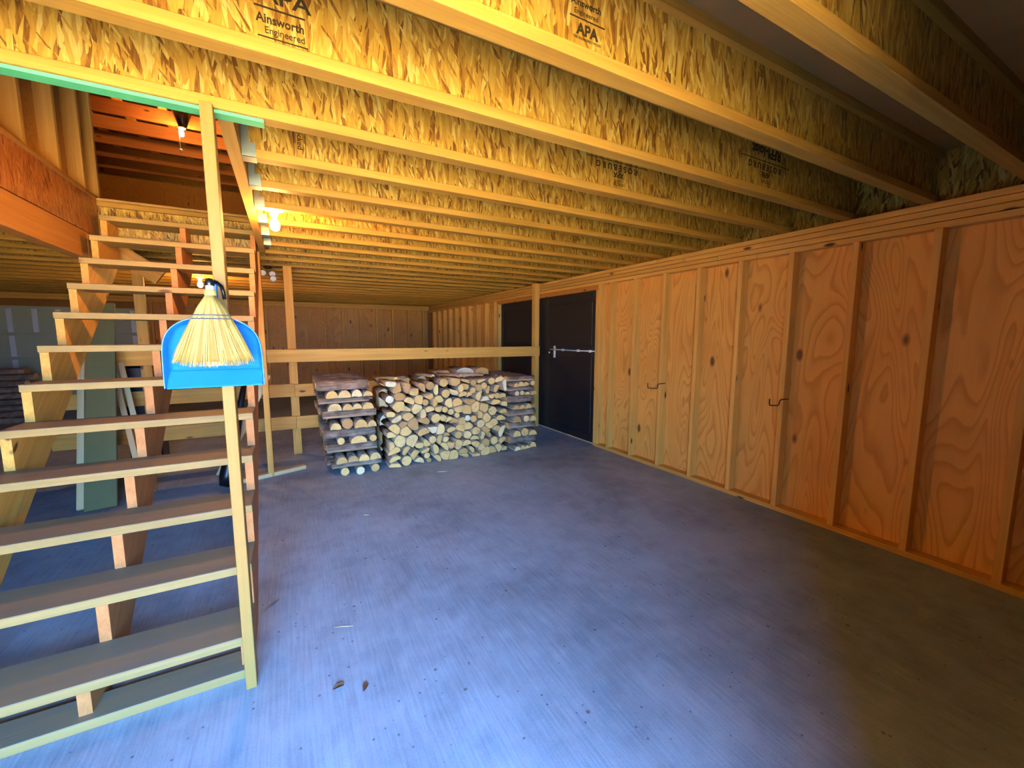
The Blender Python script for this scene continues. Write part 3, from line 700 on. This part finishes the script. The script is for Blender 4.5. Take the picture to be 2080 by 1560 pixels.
# ------------------------------------------------------------------ dustpan and whisk broom on the post
def arch(s, n=26):
    """outline from bottom left over the top to bottom right, half width 0.145"""
    pts = [(-0.145*s, 0.0), (-0.145*s, 0.06), (-0.144*s, 0.11)]
    for k in range(1, n):
        a = math.pi*(1-k/n); pts.append((0.143*s*math.copysign(abs(math.cos(a))**0.75, math.cos(a)), 0.115+0.125*s*max(0.0, math.sin(a))**0.85))
    return pts+[(0.144*s, 0.11), (0.145*s, 0.06), (0.145*s, 0.0)]
PC = (-0.2235, 1.2405)
dp = empty('dustpan', (-0.222, 1.80, 1.24), 'bright blue plastic dustpan hanging upright on the stair post', 'dustpan')
bm = bmesh.new()
def ring(s, yv, dz=0.0): return [bm.verts.new((PC[0]+a, yv, PC[1]+b*(1 if b < 0.06 else 1)+dz*(b > 0.05))) for a, b in arch(s)]
outer_b = ring(0.965, 1.820); rim_o = ring(1.0, 1.752); rim_m = ring(0.985, 1.747); rim_i = ring(0.965, 1.752); mid = ring(0.93, 1.785); inn = ring(0.86, 1.8085)
seq = [outer_b, rim_o, rim_m, rim_i, mid, inn]
for A, B in zip(seq, seq[1:]):
    for k in range(len(A)-1): bm.faces.new((A[k], A[k+1], B[k+1], B[k]))
bm.faces.new(inn); bm.faces.new(outer_b[::-1])
bmesh.ops.recalc_face_normals(bm, faces=bm.faces)
mobj('pan_body', bm, M['blue'], None, dp, True).data.polygons.foreach_set('use_smooth', [False]*2+[False]) if False else mobj('pan_body', bm, M['blue'], None, dp, True)
bm = bmesh.new(); prof = [(1.8075, 0.068), (1.803, 0.060), (1.799, 0.0555), (1.7945, 0.0535), (1.752, 0.002), (1.755, -0.003), (1.815, -0.001), (1.815, 0.068)]
A = [bm.verts.new((PC[0]-0.137, a, PC[1]+b)) for a, b in prof]; B = [bm.verts.new((PC[0]+0.137, a, PC[1]+b)) for a, b in prof]
for k in range(len(prof)): bm.faces.new((A[k], A[(k+1) % len(prof)], B[(k+1) % len(prof)], B[k]))
bm.faces.new(A[::-1]); bm.faces.new(B); bmesh.ops.recalc_face_normals(bm, faces=bm.faces)
mobj('pan_lip', bm, M['blue'], None, dp)
board('pan_handle', PC[0]-0.018, PC[0]+0.018, 1.806, 1.822, 1.45, 1.60, M['blue'], dp, bevel=0.004)
wbm = empty('whisk_broom', (-0.217, 1.77, 1.32), 'yellow straw whisk broom hanging in front of the blue dustpan', 'broom')
BC = -0.2165
def fan(t):                                             # half width and half depth down the broom (t=0 neck, 1 tips)
    hw = [0.013, 0.030, 0.047, 0.062, 0.078, 0.094, 0.112][min(6, int(t*6))]
    i = min(5, int(t*6)); f = t*6-i; L = [0.012, 0.034, 0.052, 0.068, 0.083, 0.098, 0.113]
    return L[i]+(L[i+1]-L[i])*f, 0.012+0.010*min(1, t*3)
ZT, ZB = 1.553, 1.322
bm = bmesh.new(); rg = []
for q in range(13):
    t = q/12; hw, hd = fan(t); rg.append([bm.verts.new((BC+hw*0.94*math.cos(2*math.pi*k/28)*(1+0.03*(k % 2)), 1.719+hd*math.sin(2*math.pi*k/28)*(1+0.25*(k % 2)), ZT+(ZB+0.008-ZT)*t)) for k in range(28)])
for A, B in zip(rg, rg[1:]):
    for k in range(28): bm.faces.new((A[k], A[(k+1) % 28], B[(k+1) % 28], B[k]))
bm.faces.new(rg[0]); bm.faces.new(rg[-1][::-1]); bmesh.ops.recalc_face_normals(bm, faces=bm.faces)
score = mobj('straw_core', bm, M['strawdark'], None, wbm, True)
rs = random.Random(2)
for nst, mt, push in ((330, M['straw'], 1.06), (150, M['strawdark'], 1.03)):
    bm = bmesh.new()
    for k in range(nst):
        u = rs.uniform(-1, 1); a = math.sqrt(max(0, 1-u*u))*rs.uniform(0.9, 1.1)*push*(-1 if rs.random() < 0.85 else 1); pts = []
        endz = ZB-0.004+rs.uniform(-0.010, 0.014)+0.016*abs(u)**3; wob = rs.uniform(-0.06, 0.06); rr = rs.uniform(0.8, 1.5)
        for q in range(6):
            t = q/5; hw, hd = fan(t); pts.append((BC+hw*(u*1.0+wob*t*t), 1.719+hd*a, ZT+(endz-ZT)*t))
        tubebm(bm, pts, [0.0013*rr, 0.0014*rr, 0.0014*rr, 0.0013*rr, 0.0011*rr, 0.0006], 3)
    tag(mobj('straw_bristles', bm, mt, None, wbm, True), kind='stuff')
for zz in (1.4845, 1.4725):
    hw, hd = fan((zz-ZT)/(ZB-ZT)); tube('stitching', [(BC+(hw+0.003)*math.cos(2*math.pi*k/40), 1.719+(hd+0.004)*math.sin(2*math.pi*k/40), zz+0.0012*(k % 2)) for k in range(41)], 0.0017, M['thread'], score, 5)
lathe('neck_binding', [(0.014, 1.548), (0.018, 1.552), (0.017, 1.565), (0.012, 1.57)], M['straw'], (BC, 1.719, 0), wbm, 16)
lathe('metal_collar', [(0.011, 1.568), (0.0125, 1.571), (0.012, 1.583), (0.010, 1.586)], M['bright'], (BC, 1.719, 0), wbm, 14)
lathe('handle_cap', [(0.0115, 1.580), (0.0135, 1.584), (0.0135, 1.594), (0.010, 1.604), (0.004, 1.607)], M['black'], (BC, 1.720, 0), wbm, 14)
tube('hanging_loop', [(BC+0.004, 1.733, 1.597), (BC+0.014, 1.765, 1.600), (BC+0.024, 1.795, 1.590), (BC+0.028, 1.80, 1.57), (BC+0.030, 1.80, 1.545)], 0.006, M['black'], wbm)
nl = tube('nail', [(BC+0.010, 1.84, 1.602), (BC+0.010, 1.75, 1.606)], 0.002, M['iron']); tag(nl, 'nail in the yellow stair post holding the broom loop', 'nail')

# ------------------------------------------------------------------ wall hooks
for (ya, yb), lab in (((3.148, 3.005), 'dark iron U-shaped hook on the stud nearer the black doors'), ((1.875, 1.790), 'dark iron U-shaped hook on the wall farther from the black doors')):
    pts = [(3.375, ya, 0.918), (3.375, ya-0.002, 0.872), (3.375, ya-0.006, 0.866), (3.375, yb+0.02, 0.874), (3.377, yb+0.012, 0.882), (3.378, yb+0.008, 0.912), (3.382, yb+0.003, 0.922), (3.40, yb-0.006, 0.924), (W+0.03, yb-0.01, 0.924)]
    h = tube('wall_hook', pts, 0.0048, M['iron']); tag(h, lab, 'hook')

# ------------------------------------------------------------------ clutter behind the stairs
q = plank('leaning_board', (-1.395, 4.40, 0.02), (-1.545, 5.40, 1.72), 0.20, 0.03, (1, 0, 0), M['greenboard'], None, 0.002)
tag(q, 'wide sage green board leaning upright behind the stairs', 'board')
q = plank('leaning_board', (-1.535, 4.46, 0.02), (-1.69, 5.34, 1.40), 0.045, 0.03, (1, 0, 0), M['planklight'], None, 0.002)
tag(q, 'narrow pale board leaning beside the wide sage green board', 'board')
for k, (xa, xb) in enumerate(((-1.20, -1.52), (-1.145, -1.455))):
    q = plank('leaning_strip', (xa, 4.72, 0.01), (xb, 5.43, 1.13+0.02*k), 0.042, 0.02, (1, 0, 0), M['planklight'])
    tag(q, 'thin pale wooden strip leaning on the fence behind the stairs', 'board', 'thin strips leaning behind the stairs')
bn = empty('storage_bin', (-1.37, 5.78, 0), 'black plastic bin standing behind the rail fence', 'bin')
board('bin_body', -1.52, -1.25, 5.65, 5.95, 0.0, 1.10, M['black'], bn, bevel=0.02)
board('bin_lid', -1.53, -1.24, 5.64, 5.96, 1.101, 1.14, M['black'], bn, bevel=0.01)
q = tube('wrapped_pole', [(-0.585, 4.50, 0.06), (-0.58, 4.51, 0.03), (-0.56, 4.53, 0.12), (-0.50, 4.62, 0.40), (-0.42, 4.72, 0.78), (-0.38, 4.78, 1.0)], [0.02, 0.045, 0.06, 0.052, 0.03, 0.02], M['black'], None, 12)
tag(q, 'black cloth-wrapped pole leaning behind the stair post', 'pole')

# ------------------------------------------------------------------ small debris on the floor
def scrap(name, px, mat, label, cat, L, r, rz, group=None):
    x, y = px; d = Vector((math.cos(rz), math.sin(rz), 0))*L/2; c = Vector((x, y, r*0.9))
    tag(tube(name, [c-d, c-d*0.2+Vector((0, 0.004, 0)), c+d*0.4, c+d], [r*0.4, r, r*0.9, r*0.3], mat, None, 5), label, cat, group)
scrap('wood_splinter', (1.36, 4.02), M['planklight'], 'pale wood splinter on the floor in front of the firewood stack', 'splinter', 0.11, 0.004, -0.3)
scrap('wood_splinter', (0.48, 3.30), M['planklight'], 'pale wood splinter alone on the open concrete', 'splinter', 0.05, 0.003, -0.4)
scrap('twig', (-0.145, 2.38), M['bark'], 'dark twig lying beside the right edge of the stairs', 'twig', 0.10, 0.004, 0.85)
scrap('wood_splinter', (0.17, 2.03), M['planklight'], 'thin curved straw on the bluish floor right of the stairs', 'straw', 0.09, 0.0018, -0.35)
for x_, y_, a in ((0.11, 1.665, 0.3), (0.205, 1.615, 1.2)):
    bm = bmesh.new(); vs = [bm.verts.new((0.022*math.cos(2*math.pi*k/7)*(1+0.3*(k % 2)), 0.011*math.sin(2*math.pi*k/7), 0.004+0.004*(k % 3))) for k in range(7)]
    c0 = bm.verts.new((0, 0, 0.001))
    for k in range(7): bm.faces.new((c0, vs[k], vs[(k+1) % 7]))
    o = mobj('dry_leaf', bm, M['leaf'], Matrix.Translation((x_, y_, 0.0)) @ Matrix.Rotation(a, 4, 'Z')); tag(o, 'small dry brown leaf fragment on the concrete floor', 'leaf', 'leaf bits on the floor')
